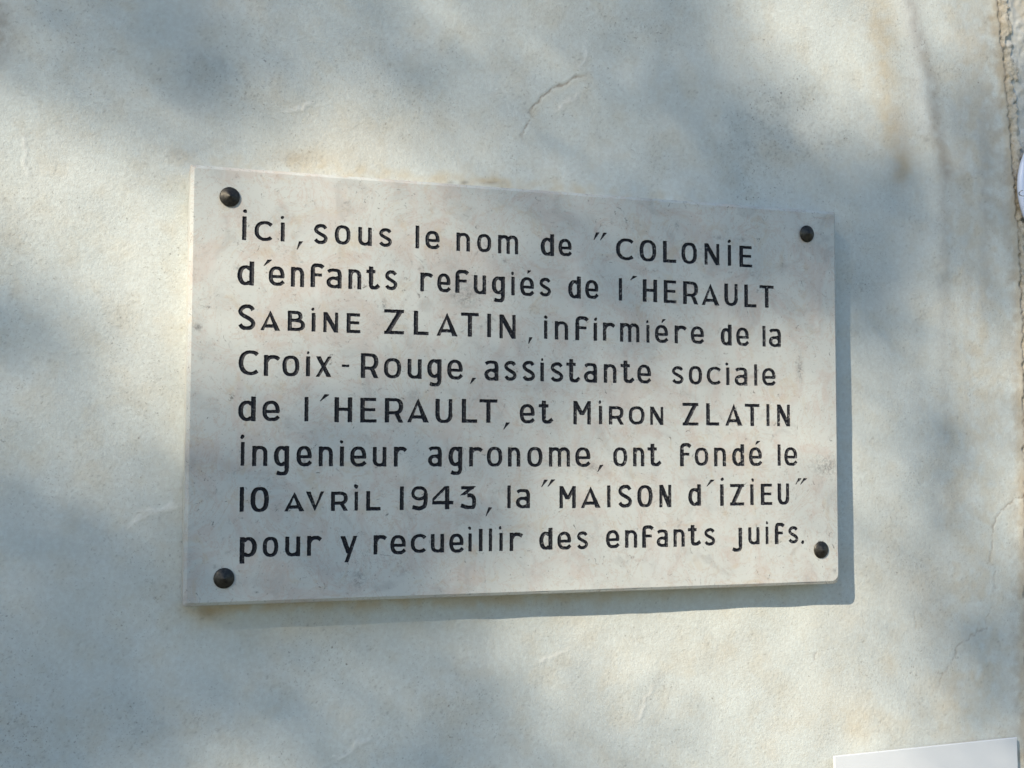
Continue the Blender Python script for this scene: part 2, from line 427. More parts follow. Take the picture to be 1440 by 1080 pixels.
def paint_material():
    m = Mat("black_letter_paint")
    w = m.math('ADD', m.ramp(m.noise(330, 4, 0.7, 0.5), [(0.60, 0), (0.68, 1)]), 0.0)
    # the paint has flaked more towards the right of the plaque
    sx = m.n("ShaderNodeSeparateXYZ"); geo = m.n("ShaderNodeNewGeometry"); m.link(geo.outputs["Position"], sx.inputs[0])
    mr = m.n("ShaderNodeMapRange"); m.link(sx.outputs[0], mr.inputs[0])
    mr.inputs[1].default_value = -0.25; mr.inputs[2].default_value = 0.25
    mr.inputs[3].default_value = 0.25; mr.inputs[4].default_value = 0.75
    tx = m.n("ShaderNodeTexNoise"); tx.inputs["Scale"].default_value = 520; tx.inputs["Detail"].default_value = 4
    m.link(geo.outputs["Position"], tx.inputs["Vector"])
    w2 = m.ramp(tx.outputs[0], [(0.57, 0), (0.66, 1)])
    f = m.math('MULTIPLY', w2, mr.outputs[0])
    tb = m.n("ShaderNodeTexNoise"); tb.inputs["Scale"].default_value = 60
    m.link(geo.outputs["Position"], tb.inputs["Vector"])
    f = m.math('MULTIPLY', f, m.ramp(tb.outputs[0], [(0.35, 0.2), (0.6, 1)]))
    c = m.mix(f, (0.008, 0.009, 0.013), (0.30, 0.30, 0.29))
    return m.out(c, 0.5, spec=0.22)

def nail_material():
    m = Mat("bronze_nail_metal")
    c = m.mix(m.ramp(m.noise(300, 4, 0.6), [(0.35, 0), (0.7, 1)]), (0.035, 0.034, 0.032), (0.085, 0.078, 0.064))
    return m.out(c, m.ramp(m.noise(200, 4, 0.6), [(0.3, 0.40), (0.7, 0.58)]), m.bump(m.noise(900, 3, 0.5), 0.0001, 0.4), metal=0.85)

M_STONE, M_PAINT, M_NAIL = stone_material(), paint_material(), nail_material()

# ------------------------------------------------------------------ plaque: lettering
# one row per letter: text line ; strokes. "c x0 x1 z0 z1" is a letter shape in its box,
# ". x z r" a dot, "w x0 z0 x1 z1" a wedge from its thin to its thick end. Millimetres from the plaque's centre.
LETTER_TABLE = """1;i -259.7 -256.2 118.2 137.9|. -257.5 142.2 1.55
1;c -249.8 -236.2 118.4 135.1
1;i -228.4 -225.1 118.9 134.8|. -227.2 138.9 1.36
1;w -214.9 112.8 -211.7 119.9
1;s -201.3 -189.4 118.5 135.5
1;o -183.6 -170.2 119.1 135.5
1;u -163.7 -152.0 119.2 134.9
1;s -146.1 -134.6 119.2 135.3
1;l -114.2 -110.8 119.4 139.2
1;e -105.5 -92.9 119.6 135.4
1;n -77.9 -65.6 119.2 135.3
1;o -59.2 -46.3 119.4 135.4
1;m -40.3 -21.4 119.1 135.5
1;d -0.7 12.1 119.3 138.9
1;e 16.2 28.6 119.9 135.5
1;w 49.9 136.0 53.6 143.1|w 56.1 136.1 60.9 143.3
1;C 71.4 87.3 119.3 139.3
1;O 94.6 111.3 119.3 139.1
1;L 117.9 131.3 119.3 139.3
1;O 136.5 152.4 119.3 139.1
1;N 160.0 175.5 119.4 139.4
1;i 184.1 187.6 119.6 139.1|. 185.8 142.6 1.58
1;E 196.2 209.7 119.1 139.2
2;d -263.0 -249.5 81.1 101.0
2;w -241.8 97.7 -237.0 103.3
2;e -237.7 -224.8 81.8 98.0
2;n -219.6 -208.6 81.6 98.2
2;f -203.4 -192.5 82.1 102.1
2;a -189.9 -177.3 81.8 98.5
2;n -171.7 -160.6 81.8 98.7
2;t -156.5 -145.3 82.3 101.9
2;s -140.6 -129.6 82.5 99.5
2;r -109.7 -98.9 82.7 98.9
2;e -94.7 -83.0 82.7 99.0
2;f -78.7 -67.0 82.7 103.0
2;u -62.1 -50.8 82.4 99.0
2;g -45.8 -33.6 76.1 98.8
2;i -27.9 -24.7 82.7 99.2|. -26.7 102.1 1.4
2;e -19.7 -6.8 82.7 99.4|w -13.0 102.5 -11.2 105.6
2;s -2.0 9.2 83.0 99.7
2;d 25.3 37.5 82.4 102.3
2;e 41.6 54.2 82.8 99.7
2;l 74.1 77.4 82.4 102.8
2;w 85.4 101.4 89.9 105.5
2;H 97.6 112.0 82.3 102.9
2;E 118.5 131.4 82.1 103.1
2;R 138.0 153.3 81.9 103.0
2;A 156.8 175.2 81.7 102.1
2;U 180.2 194.4 82.0 102.8
2;L 201.0 213.8 81.5 102.9
2;T 217.1 232.2 81.9 102.9
3;S -262.2 -247.8 44.4 65.4
3;A -243.9 -227.7 44.6 61.3
3;B -221.7 -207.4 44.9 61.7
3;i -202.0 -198.7 44.9 60.5|. -201.1 63.6 1.26
3;N -192.3 -179.7 44.7 61.6
3;E -172.8 -161.0 44.8 61.6
3;Z -140.8 -123.6 45.0 66.1
3;L -115.2 -102.0 45.1 65.8
3;A -95.2 -76.2 44.9 65.1
3;T -73.4 -57.3 45.1 65.9
3;l -49.8 -46.2 45.2 65.8
3;N -38.7 -23.6 44.5 65.5
3;w -11.8 40.5 -9.7 46.5
3;i 2.6 5.8 45.4 61.8|. 4.3 64.7 1.55
3;n 12.7 25.4 45.1 61.5
3;f 32.1 44.3 45.2 66.8
3;i 49.5 53.1 45.1 61.2|. 51.6 64.5 1.46
3;r 58.6 70.1 45.5 61.9
3;m 75.1 94.4 45.1 62.1
3;i 101.1 104.2 45.1 61.2|. 102.1 64.2 1.23
3;e 109.6 122.6 45.3 61.7|w 116.3 63.6 118.6 67.1
3;r 129.2 141.0 45.3 61.8
3;e 145.6 158.9 45.6 61.7
3;d 176.1 187.6 44.9 64.5
3;e 192.3 205.4 44.9 62.2
3;l 219.8 223.1 45.1 64.6
3;a 226.7 239.4 44.9 62.3
4;C -260.9 -246.1 7.5 27.9
4;r -240.6 -227.9 7.2 24.5
4;o -225.6 -211.6 7.3 24.5
4;i -206.3 -202.7 7.6 24.2|. -204.4 27.2 1.14
4;x -198.3 -184.8 7.4 24.5
4;- -176.4 -170.0 15.8 18.5
4;R -160.4 -145.4 7.3 28.2
4;o -140.7 -125.7 7.5 24.7
4;u -120.3 -107.9 7.5 24.4
4;g -103.2 -90.4 1.4 24.8
4;e -85.4 -71.7 7.6 24.8
4;w -64.9 4.1 -61.3 9.6
4;a -52.0 -39.3 7.3 24.9
4;s -34.4 -22.7 7.7 25.1
4;s -17.7 -5.6 7.8 25.6
4;i -0.8 2.6 7.8 24.4|. 0.9 27.0 1.16
4;s 8.5 20.8 7.6 25.0
4;t 23.5 36.4 7.4 28.2
4;a 40.5 53.0 7.5 25.1
4;n 59.3 71.7 7.8 24.6
4;t 75.6 88.7 7.9 28.2
4;e 92.0 105.5 7.9 25.0
4;s 126.1 138.2 8.1 24.5
4;o 143.3 156.9 8.0 25.0
4;c 161.5 174.9 8.1 24.9
4;i 181.4 185.2 8.1 24.5|. 182.2 27.7 1.43
4;a 190.5 203.6 7.8 24.8
4;l 210.7 214.0 8.1 28.1
4;e 219.1 233.2 8.4 25.0
5;d -260.6 -246.5 -30.0 -9.8
5;e -241.2 -227.2 -29.8 -13.0
5;l -207.0 -203.7 -29.7 -9.5
5;w -194.3 -12.9 -188.4 -6.9
5;H -182.2 -167.2 -30.1 -9.2
5;E -160.5 -146.5 -30.1 -9.3
5;R -139.6 -123.7 -29.9 -9.2
5;A -120.3 -101.2 -29.6 -8.8
5;U -95.7 -80.4 -29.9 -9.2
5;L -72.3 -58.3 -29.4 -8.8
5;T -56.5 -40.2 -29.2 -8.8
5;w -34.6 -34.9 -30.5 -28.7
5;e -19.7 -6.0 -29.4 -12.4
5;t -2.3 10.9 -29.4 -9.2
5;M 30.2 47.0 -29.8 -8.9
5;i 54.6 57.9 -29.4 -12.9|. 55.6 -9.6 1.33
5;R 64.2 78.5 -29.6 -13.1
5;O 83.5 99.1 -29.4 -12.8
5;N 104.5 117.7 -29.5 -13.0
5;Z 136.8 152.9 -29.7 -8.9
5;L 160.7 174.1 -29.5 -9.0
5;A 180.2 198.2 -29.5 -9.0
5;T 200.6 216.0 -29.6 -8.9
5;l 223.2 226.5 -29.4 -8.9
5;N 234.4 248.3 -29.5 -9.0
6;i -258.0 -255.0 -66.2 -46.9|. -256.9 -42.7 1.65
6;n -248.9 -236.6 -66.5 -50.0
6;g -231.5 -219.0 -74.1 -50.0
6;e -213.0 -200.6 -66.7 -49.9
6;n -194.8 -183.0 -66.7 -50.3
6;i -177.3 -173.7 -66.7 -50.2|. -175.9 -46.4 1.39
6;e -168.5 -155.0 -67.0 -50.1
6;u -149.5 -137.8 -67.0 -50.5
6;r -131.5 -120.7 -67.0 -50.2
6;a -101.7 -89.7 -67.0 -49.8
6;g -83.9 -71.5 -74.1 -50.0
6;r -65.5 -53.7 -67.0 -50.2
6;o -49.6 -35.5 -67.1 -49.9
6;n -30.5 -19.1 -67.1 -50.3
6;o -12.8 1.4 -67.3 -49.9
6;m 7.2 27.3 -67.1 -50.1
6;e 32.1 46.4 -67.4 -50.0
6;w 53.3 -71.8 57.2 -65.5
6;o 68.3 82.0 -67.1 -49.9
6;n 87.6 98.7 -66.9 -50.0
6;t 101.8 115.0 -66.9 -46.6
6;f 134.0 144.9 -66.9 -45.7
6;o 148.9 162.7 -66.4 -49.8
6;n 168.5 180.8 -67.0 -49.7
6;d 187.0 199.6 -66.7 -46.5
6;e 204.6 218.0 -66.7 -49.3|w 211.4 -47.0 214.5 -43.3
6;l 234.6 237.9 -66.5 -46.5
6;e 241.8 255.4 -66.5 -49.1
7;l -258.3 -254.9 -103.3 -83.3
7;O -249.7 -234.9 -103.7 -83.4
7;A -222.5 -206.0 -103.6 -87.6
7;V -205.1 -189.9 -103.8 -87.4
7;R -184.2 -170.2 -103.6 -87.6
7;i -164.5 -161.6 -103.5 -87.7|. -163.3 -83.4 1.74
7;L -154.7 -142.4 -103.7 -87.3
7;l -126.1 -122.6 -103.5 -83.6
7;9 -116.7 -101.7 -103.7 -83.5
7;4 -97.9 -79.2 -103.4 -83.6
7;3 -73.4 -58.9 -103.4 -83.7
7;w -50.3 -109.8 -46.5 -102.1
7;l -30.9 -27.8 -103.1 -83.4
7;a -22.9 -10.1 -103.3 -86.5
7;w 0.3 -85.0 4.8 -78.5|w 6.1 -84.8 11.4 -78.3
7;M 17.1 32.6 -103.7 -84.2
7;A 37.2 56.2 -103.7 -84.6
7;l 62.4 65.7 -103.3 -83.8
7;S 72.8 86.6 -103.7 -83.4
7;O 91.6 106.7 -103.7 -83.8
7;N 113.2 125.3 -103.9 -83.6
7;d 142.1 155.0 -102.9 -83.3
7;w 160.7 -85.3 166.8 -79.1
7;i 174.4 178.2 -103.2 -83.4|. 176.7 -78.8 1.56
7;Z 184.6 199.3 -103.1 -83.2
7;i 205.5 209.1 -102.8 -83.6|. 208.2 -79.6 1.44
7;E 216.5 228.7 -102.9 -83.1
7;U 234.2 246.8 -102.8 -82.9
7;w 253.5 -84.2 258.1 -78.1|w 258.6 -84.0 263.9 -78.1
8;p -257.7 -243.9 -145.1 -123.8
8;o -239.4 -226.8 -140.2 -123.9
8;u -221.3 -209.0 -140.2 -124.0
8;r -203.5 -191.8 -140.1 -123.8
8;y -176.2 -161.5 -146.2 -124.4
8;r -148.1 -137.2 -140.2 -124.1
8;e -133.8 -120.6 -140.6 -124.4
8;c -116.4 -104.1 -139.8 -123.8
8;u -98.9 -87.2 -139.9 -124.1
8;e -82.7 -70.1 -140.3 -124.1
8;i -65.8 -62.8 -139.6 -124.1|. -64.8 -119.7 1.35
8;l -56.5 -53.1 -139.6 -120.4
8;l -47.5 -44.5 -139.8 -120.3
8;i -38.0 -34.9 -139.7 -124.1|. -37.3 -119.8 1.25
8;r -28.7 -16.8 -140.0 -124.1
8;d -1.6 10.8 -139.6 -120.6
8;e 15.3 28.1 -139.8 -124.1
8;s 33.4 44.2 -139.9 -124.1
8;e 61.3 74.1 -139.6 -123.5
8;n 79.6 91.5 -139.5 -123.8
8;f 96.2 107.1 -139.8 -119.8
8;a 110.7 121.7 -139.6 -123.8
8;n 127.1 138.4 -139.7 -123.8
8;t 141.6 154.2 -139.0 -120.2
8;s 157.9 169.2 -139.3 -123.3
8;j 186.6 196.9 -145.4 -123.5
8;u 203.1 214.9 -139.2 -123.3
8;i 221.2 224.2 -139.2 -122.9|. 222.8 -119.4 1.3
8;f 230.8 240.7 -139.3 -119.5
8;s 244.9 255.8 -139.0 -122.9
8;. 260.4 -138.0 1.62"""

LINES = ['ici,souslenomde"COLONiE', "d'enfantsrefugiésdel'HERAULT", 'SABiNEZLATIN,infirmiéredela',
         'Croix-Rouge,assistantesociale', "del'HERAULT,etMiRONZLATIN", 'ingenieuragronome,ontfondéle',
         '10AVRiL1943,la"MAISONd\'iZiEU"', 'pouryrecueillirdesenfantsjuifs.']
STEM, THIN = 3.9, 2.75

def bow(cx, cy, rx, ry, a0, a1, n=2.35, k=26):
    """arc of a superellipse, degrees, counterclockwise from +x"""
    P = []
    for i in range(k+1):
        a = math.radians(a0+(a1-a0)*i/k); c, s = math.cos(a), math.sin(a)
        r = (abs(c)**n+abs(s)**n)**(-1/n)
        P.append((cx+rx*c*r, cy+ry*s*r))
    return P

def spline(P, k=7):
    out = []
    Q = [P[0]]+P+[P[-1]]
    for i in range(1, len(Q)-2):
        p0, p1, p2, p3 = Q[i-1:i+3]
        for j in range(k):
            t = j/k
            out.append(tuple(0.5*((2*p1[a])+(-p0[a]+p2[a])*t+(2*p0[a]-5*p1[a]+4*p2[a]-p3[a])*t*t
                                  + (-p0[a]+3*p1[a]-3*p2[a]+p3[a])*t**3) for a in (0, 1)))
    out.append(P[-1]); return out

def glyph(ch, W, H):
    """strokes of a letter in its W x H box: (points, width or None for the pen's own contrast)
       and slanted bars ('bar', bottom x, top x, width, y0, y1); plus x clip"""
    s = STEM*min(1.0, max(0.86, H/19.0)); t = THIN; h = s/2; b = t/2
    R = W-h; T = H-b; S = []
    def v(x, y0=0.0, y1=H, w=None): S.append(([(x, y0), (x, y1)], w or s))
    def hz(y, x0, x1, w=None): S.append(([(x0, y), (x1, y)], w or t))
    def bar(xb, xt, w, y0=0.0, y1=H): S.append(('bar', xb, xt, w, y0, y1))
    if ch in 'lI1i': v(W/2, w=min(W, s*1.02))
    elif ch in 'oO0': S.append((bow(W/2, H/2, W/2-h, H/2-b, 0, 360, 2.5, 44), None))
    elif ch == 'c': S.append((bow(h+(W-h)*.58, H/2, (W-h)*.58, H/2-b, 42, 316, 2.2), None))
    elif ch == 'C': S.append((bow(h+(W-h)*.60, H/2, (W-h)*.60, H/2-b, 46, 314, 2.2), None))
    elif ch == 'e':
        S.append((bow(W/2, H/2, W/2-h*.96, H/2-b, -8, 262, 2.35, 30), None))
        S.append((spline([(W*.42, b), (W*.55, b*.98), (W*.76, H*.105), (W*.95, H*.235)], 6), t*1.12))
        hz(H*.47, h, W-.2, t*.95)
    elif ch == 'a':
        S.append((spline([(W*.09, H*.83), (W*.25, T-.25), (W*.5, T), (W*.76, T-.5), (R, H*.73), (R, H*.5)]), None))
        v(R, 0, H*.56)
        S.append((bow(W/2-.1, H*.30, W/2-h*.95, H*.30-b, 35, 325, 2.1), None))
        S.append(([(W*.62, H*.585), (R, H*.44)], t*.85)); S.append(([(W*.6, H*.05+b*.5), (R, H*.17)], t*.85))
    elif ch == 'd':
        v(R); x = H*.83
        S.append((bow(W/2, x/2, W/2-h, x/2-b, 50, 310, 2.1), None))
        S.append(([(W*.60, x-b-.2), (R, x*.74)], t*.9)); S.append(([(W*.60, b+.1), (R, x*.22)], t*.9))
    elif ch == 'p':
        v(h); y0 = H*.245; x = H-y0
        S.append((bow(W/2, y0+x/2, W/2-h, x/2-b, -130, 130, 2.1), None))
        S.append(([(W*.40, T-.2), (h, y0+x*.74)], t*.9)); S.append(([(W*.40, y0+b+.1), (h, y0+x*.22)], t*.9))
    elif ch == 'g':
        y0 = H*.31; x = H-y0
        S.append((bow(W/2, y0+x/2, W/2-h, x/2-b, 50, 310, 2.1), None))
        S.append(([(W*.60, T-.2), (R, y0+x*.76)], t*.9)); S.append(([(W*.60, y0+b+.1), (R, y0+x*.24)], t*.9))
        v(R, H*.25, H)
        S.append((spline([(R, H*.27), (R, H*.17), (W*.72, b+.25), (W*.45, b), (W*.20, H*.10)]), t*1.25))
    elif ch == 'n':
        v(h); S.append((bow(W/2, H*.62, W/2-h, H*.38-b, 0, 165, 2.3), None)); v(R, 0, H*.64)
    elif ch == 'm':
        v(h, w=s*.93); mx = W*.5; v(mx, 0, H*.66, s*.93); v(R, 0, H*.66, s*.93)
        S.append((bow((h+mx)/2, H*.66, (mx-h)/2, H*.34-b, 0, 165, 2.2, 16), t*1.15))
        S.append((bow((mx+R)/2, H*.66, (R-mx)/2, H*.34-b, 0, 170, 2.2, 16), t*1.15))
    elif ch == 'r':
        v(h); S.append((spline([(h, H*.66), (W*.34, H*.86), (W*.58, T-.1), (W*.80, T-.6), (W*.97, H*.80)]), t*1.2))
    elif ch == 'u':
        v(h, H*.3, H); S.append((bow(W/2, H*.34, W/2-h, H*.34-b, 180, 340, 2.3), None)); v(R)
    elif ch in 'sS':
        N = [(.97, .83), (.80, .955), (.52, 1.0), (.20, .93), (.04, .77), (.16, .62), (.5, .50), (.86, .37), (.99, .22),
             (.84, .06), (.50, 0.0), (.20, .045), (.02, .17)]
        S.append((spline([(h*.85+u*(W-1.7*h), b+q*(H-2*b)) for u, q in N], 5), s*.87))
    elif ch == 't':
        x = W*.37
        v(x, H*.24, H); hz(H*.775, 0, W*.70, t*1.05)
        S.append((spline([(x, H*.28), (x+.1, H*.14), (x+W*.16, b+.15), (W*.72, b+.05), (W*.98, H*.20)]), t*1.25))
    elif ch == 'f':
        v(h, 0, H*.72); S.append((spline([(h, H*.70), (h+.1, H*.83), (W*.32, T-.5), (W*.60, T), (W*.82, T-.7), (W*.97, H*.83)]), t*1.25))
        hz(H*.52, h, W*.88, t*.95)
    elif ch == 'j':
        v(R, H*.25, H); S.append((spline([(R, H*.27), (R-.1, H*.15), (W*.66, b+.4), (W*.38, b), (.4, H*.12)]), t*1.25))
    elif ch == 'x':
        bar(W-h*1.25, h*1.25, s*1.0); bar(h, W-h, s*.78)
    elif ch == 'y':
        bar(W*.50, h*1.1, s*1.0, H*.34, H); bar(W*.37, W-h*1.0, s*.80)
    elif ch in 'vV':
        bar(W*.52, h*1.15, s*1.2); bar(W*.52, W-h*.8, s*.85)
        S.append(('tip', W*.53, 0, 0))
    elif ch == 'A':
        bar(h*.80, W*.50, s*.88); bar(W-h*1.22, W*.50, s*1.24); hz(H*.225, W*.2, W*.82, t*1.05)
        S.append(('tip', W*.50, H, 0))
    elif ch == 'N':
        v(h*.85, w=s*.8); v(W-h*.85, w=s*.8); bar(W-h*.75, h*.75, s*1.08)
    elif ch == 'M':
        v(h*.9, w=s*.85); v(W-h*.9, w=s*.9); y = H*.40
        bar(W*.51, h*.7, s*.95, y, H); bar(W*.51, W-h*.7, s*.8, y, H)
    elif ch == 'Z':
        hz(T, 0, W, t*1.1); hz(b, 0, W, t*1.1); bar(h*1.1, W-h*1.25, s*1.05)
    elif ch == 'L': v(h); hz(b*1.1, 0, W, t*1.1)
    elif ch == 'T': v(W/2); hz(T, 0, W, t*1.1)
    elif ch == 'E': v(h); hz(T, 0, W*.97); hz(b, 0, W); hz(H*.52, 0, W*.92, t*.95)
    elif ch == 'H': v(h); v(R); hz(H*.52, h, R)
    elif ch == 'U':
        v(h, H*.3, H); v(R, H*.3, H, s*.85); S.append((bow(W/2, H*.36, W/2-h, H*.36-b, 180, 360, 2.3), None))
    elif ch == 'R':
        v(h); hz(T, 0, W*.55); hz(H*.40, h, W*.55)
        S.append((bow(W*.5, H*.70-b*.5, R-W*.5, H*.30-b*.5, -90, 90, 2.6), None)); bar(R+.1, W*.62, s*.95, 0, H*.40)
    elif ch == 'B':
        v(h); hz(T, 0, W*.5); hz(H*.53, h, W*.55); hz(b, 0, W*.5)
        S.append((bow(W*.45, H*.765-b*.4, W*.85-h-W*.45, H*.235-b*.6, -90, 90, 2.4), None))
        S.append((bow(W*.5, H*.265+b*.4, R-W*.5, H*.265-b*.6, -90, 90, 2.4), None))
    elif ch == '9':
        S.append((bow(W/2, H*.70, W/2-h, H*.30-b, 0, 360, 2.2, 36), s*.72))
        S.append((spline([(R, H*.70), (R, H*.42), (W*.80, H*.17), (W*.5, b+.05), (W*.10, H*.13)]), s*.92))
    elif ch == '4':
        v(W*.70); hz(H*.29, 0, W, t*1.1); bar(h*.7-(.29*H)*(W*.62)/(H*.71), W*.70-h*.3, s*.62, H*.22, H)
    elif ch == '3':
        hz(T, W*.06, W*.84, t*1.1); bar(W*.34-.5*W*.4, W*.84, s*.72, H*.60, H)
        S.append((spline([(W*.44, H*.60), (W*.70, H*.585), (R-.2, H*.46), (R, H*.29), (W*.80, H*.09), (W*.48, b), (W*.05, H*.17)]), s*.9))
    elif ch == '-': hz(H/2, 0, W, H*.8)
    return S, s, t

def seg_d(X, Y, a, c):
    dx, dy = c[0]-a[0], c[1]-a[1]; L = dx*dx+dy*dy+1e-12
    t = np.clip(((X-a[0])*dx+(Y-a[1])*dy)/L, 0, 1)
    return np.hypot(X-a[0]-t*dx, Y-a[1]-t*dy)

def stroke_field(X, Y, P, w, s, t):
    f = np.full(X.shape, 1e3)
    closed = math.hypot(P[0][0]-P[-1][0], P[0][1]-P[-1][1]) < 1e-6
    for i in range(len(P)-1):
        a, c = P[i], P[i+1]; L = math.hypot(c[0]-a[0], c[1]-a[1])
        if L < 1e-9: continue
        ux, uy = (c[0]-a[0])/L, (c[1]-a[1])/L
        ww = w if w else math.sqrt((s*uy)**2+(t*ux)**2)
        f = np.minimum(f, seg_d(X, Y, a, c)-ww/2)
    if not closed:                       # square ends
        for e, q in ((P[0], P[1]), (P[-1], P[-2])):
            L = math.hypot(e[0]-q[0], e[1]-q[1]); ux, uy = (e[0]-q[0])/L, (e[1]-q[1])/L
            near = np.hypot(X-e[0], Y-e[1]) < s*1.1
            f = np.where(near & ((X-e[0])*ux+(Y-e[1])*uy > -s), np.maximum(f, (X-e[0])*ux+(Y-e[1])*uy), f)
    return f

def glyph_field(ch, W, H, X, Y):
    S, s, t = glyph(ch, W, H)
    f = np.full(X.shape, 1e3); clipx = ch in 'NMZvVAx4y'
    for st in S:
        if st[0] == 'bar':
            _, xb, xt, w, y0, y1 = st
            hh = (y1-y0); dx = xt-xb; L = math.hypot(hh, dx)
            d = np.abs((X-xb)*hh-(Y-y0)*dx)/L-w/2
            f = np.minimum(f, np.maximum(d, np.maximum(y0-Y, Y-y1)))
        elif st[0] == 'tip': continue
        else: f = np.minimum(f, stroke_field(X, Y, st[0], st[1], s, t))
    if ch == 'A':       # pointed apex, straight outer flanks
        L = math.hypot(H, W*.5)
        f = np.maximum(f, np.maximum((-(X)*H+(Y)*W*.5)/L, ((X-W)*H+(Y)*W*.5)/L))
    if ch == 'V':
        L = math.hypot(H, W*.5)
        f = np.maximum(f, np.maximum((-(X)*H-(Y-H)*W*.5)/L, ((X-W)*H-(Y-H)*W*.5)/L))
    if clipx: f = np.maximum(f, np.maximum(-X, X-W))
    return np.maximum(f, np.maximum(-Y, Y-H)) if ch not in '9' else f

STEP = 0.42
def piece_field(p, X, Y, rng):
    """signed distance (mm, negative inside) of one piece"""
    if p[0] == '.':
        x, z, r = map(float, p[1:]); a = np.arctan2(Y-z, X-x)
        return np.hypot(X-x, (Y-z)*0.92)-r*(1+0.10*np.cos(a*2+rng.random()*6)+0.06*np.cos(3*a+rng.random()*6))
    if p[0] == 'w':
        x0, z0, x1, z1 = map(float, p[1:]); dx, dz = x1-x0, z1-z0; L = math.hypot(dx, dz)
        ux, uz = dx/L, dz/L; u = (X-x0)*ux+(Y-z0)*uz; v = (X-x0)*uz-(Y-z0)*ux
        return np.maximum(np.abs(v)-(0.28+1.35*np.clip(u/L, 0, 1)), np.maximum(-u, (Y-z1)))
    x0, x1, z0, z1 = map(float, p[1:])
    return glyph_field(p[0], x1-x0, z1-z0, X-x0, Y-z0)

def build_letters(parent):
    rng = np.random.default_rng(5)
    loops_v, loops_e, fields = [], [], []
    count = {}
    for row in LETTER_TABLE.splitlines():
        ln, rest = row.split(';'); ln = int(ln)-1
        pcs = [q.split() for q in rest.split('|')]
        k = count.get(ln, 0); count[ln] = k+1; ch = LINES[ln][k]
        xs, zs = [], []
        for p in pcs:
            a = list(map(float, p[1:]))
            if p[0] == '.': xs += [a[0]-a[2]*1.3, a[0]+a[2]*1.3]; zs += [a[1]-a[2]*1.3, a[1]+a[2]*1.3]
            elif p[0] == 'w': xs += [a[0]-1.6, a[0]+1.6, a[2]+1.6]; zs += [a[1]-1.6, a[3]+1.6, a[3]-1.6]
            else: xs += [a[0], a[1]]; zs += [a[2], a[3]]
        gx = np.arange(min(xs)-1.1, max(xs)+1.1+STEP, STEP); gz = np.arange(min(zs)-1.1, max(zs)+1.1+STEP, STEP)
        X, Y = np.meshgrid(gx, gz)
        # a carver's hand: each letter a hair off, edges not perfectly straight
        jx = 0.06*np.sin(Y*0.9+rng.random()*9)+0.05*np.sin(Y*2.3+rng.random()*9)
        jz = 0.06*np.sin(X*0.9+rng.random()*9)+0.05*np.sin(X*2.1+rng.random()*9)
        f = np.full(X.shape, 1e3)
        for p in pcs: f = np.minimum(f, piece_field(p, X+jx, Y+jz, rng))
        f = np.where(np.abs(f) < 1e-4, 1e-4, f)
        fields.append((gx, gz, f))
        ins = f < 0; V, F = [], []; gi = {}; ei = {}; edges = []
        base = len(loops_v)
        def depth(q): return 1.35*(1-math.exp(-0.95*max(0.0, -q)))
        def gv(i, j):
            if (i, j) not in gi:
                gi[i, j] = len(V); V.append((gx[i], depth(f[j, i]), gz[j]))
            return gi[i, j]
        def ev(i, j, i2, j2):
            kk = (min(i, i2), min(j, j2), i != i2)
            if kk not in ei:
                a, c = f[j, i], f[j2, i2]; tt = a/(a-c)
                q = (gx[i]+(gx[i2]-gx[i])*tt, gz[j]+(gz[j2]-gz[j])*tt)
                ei[kk] = (len(V), base+len([0 for _ in ei])); V.append((q[0], 0.0, q[1])); loops_v.append(q)
            return ei[kk]
        nz, nx = f.shape
        anyin = ins[:-1, :-1] | ins[1:, :-1] | ins[:-1, 1:] | ins[1:, 1:]
        for j, i in zip(*np.nonzero(anyin)):
            cs = [(i, j), (i+1, j), (i+1, j+1), (i, j+1)]; poly = []; cut = []
            for q in range(4):
                a = cs[q]; c = cs[(q+1) % 4]; ia = ins[a[1], a[0]]; ic = ins[c[1], c[0]]
                if ia: poly.append(gv(*a))
                if ia != ic:
                    e = ev(*a, *c); poly.append(e[0]); cut.append((e, ia))
            F.append(tuple(poly))
            if len(cut) == 2:
                edges.append((cut[0][0][1], cut[1][0][1]))
            elif len(cut) == 4:       # leaving cut joins the next entering one
                o = 0 if cut[0][1] else 1
                for a, c in ((o, o+1), (o+2, (o+3) % 4)): edges.append((cut[a % 4][0][1], cut[c][0][1]))
        loops_e += edges
        cx, cz = (gx[0]+gx[-1])/2, (gz[0]+gz[-1])/2
        name = {',': 'comma', "'": 'apostrophe', '"': 'quotation_mark', '-': 'hyphen', '.': 'full_stop'}.get(ch, 'digit' if ch.isdigit() else 'letter')
        V2 = [((a-cx)/1000, c/1000, (b-cz)/1000) for a, c, b in V]
        o = mesh_obj(name, V2, F, M_PAINT, parent, (cx/1000, 0, cz/1000))
        what = name.replace('_', ' ') + (' '+ch if name in ('letter', 'digit') else '')
        o['label'] = 'black engraved %s in text line %d' % (what, ln+1)
    for i, L in enumerate(LINES): assert count[i] == len(L), (i, count[i], len(L))
    return loops_v, loops_e, fields

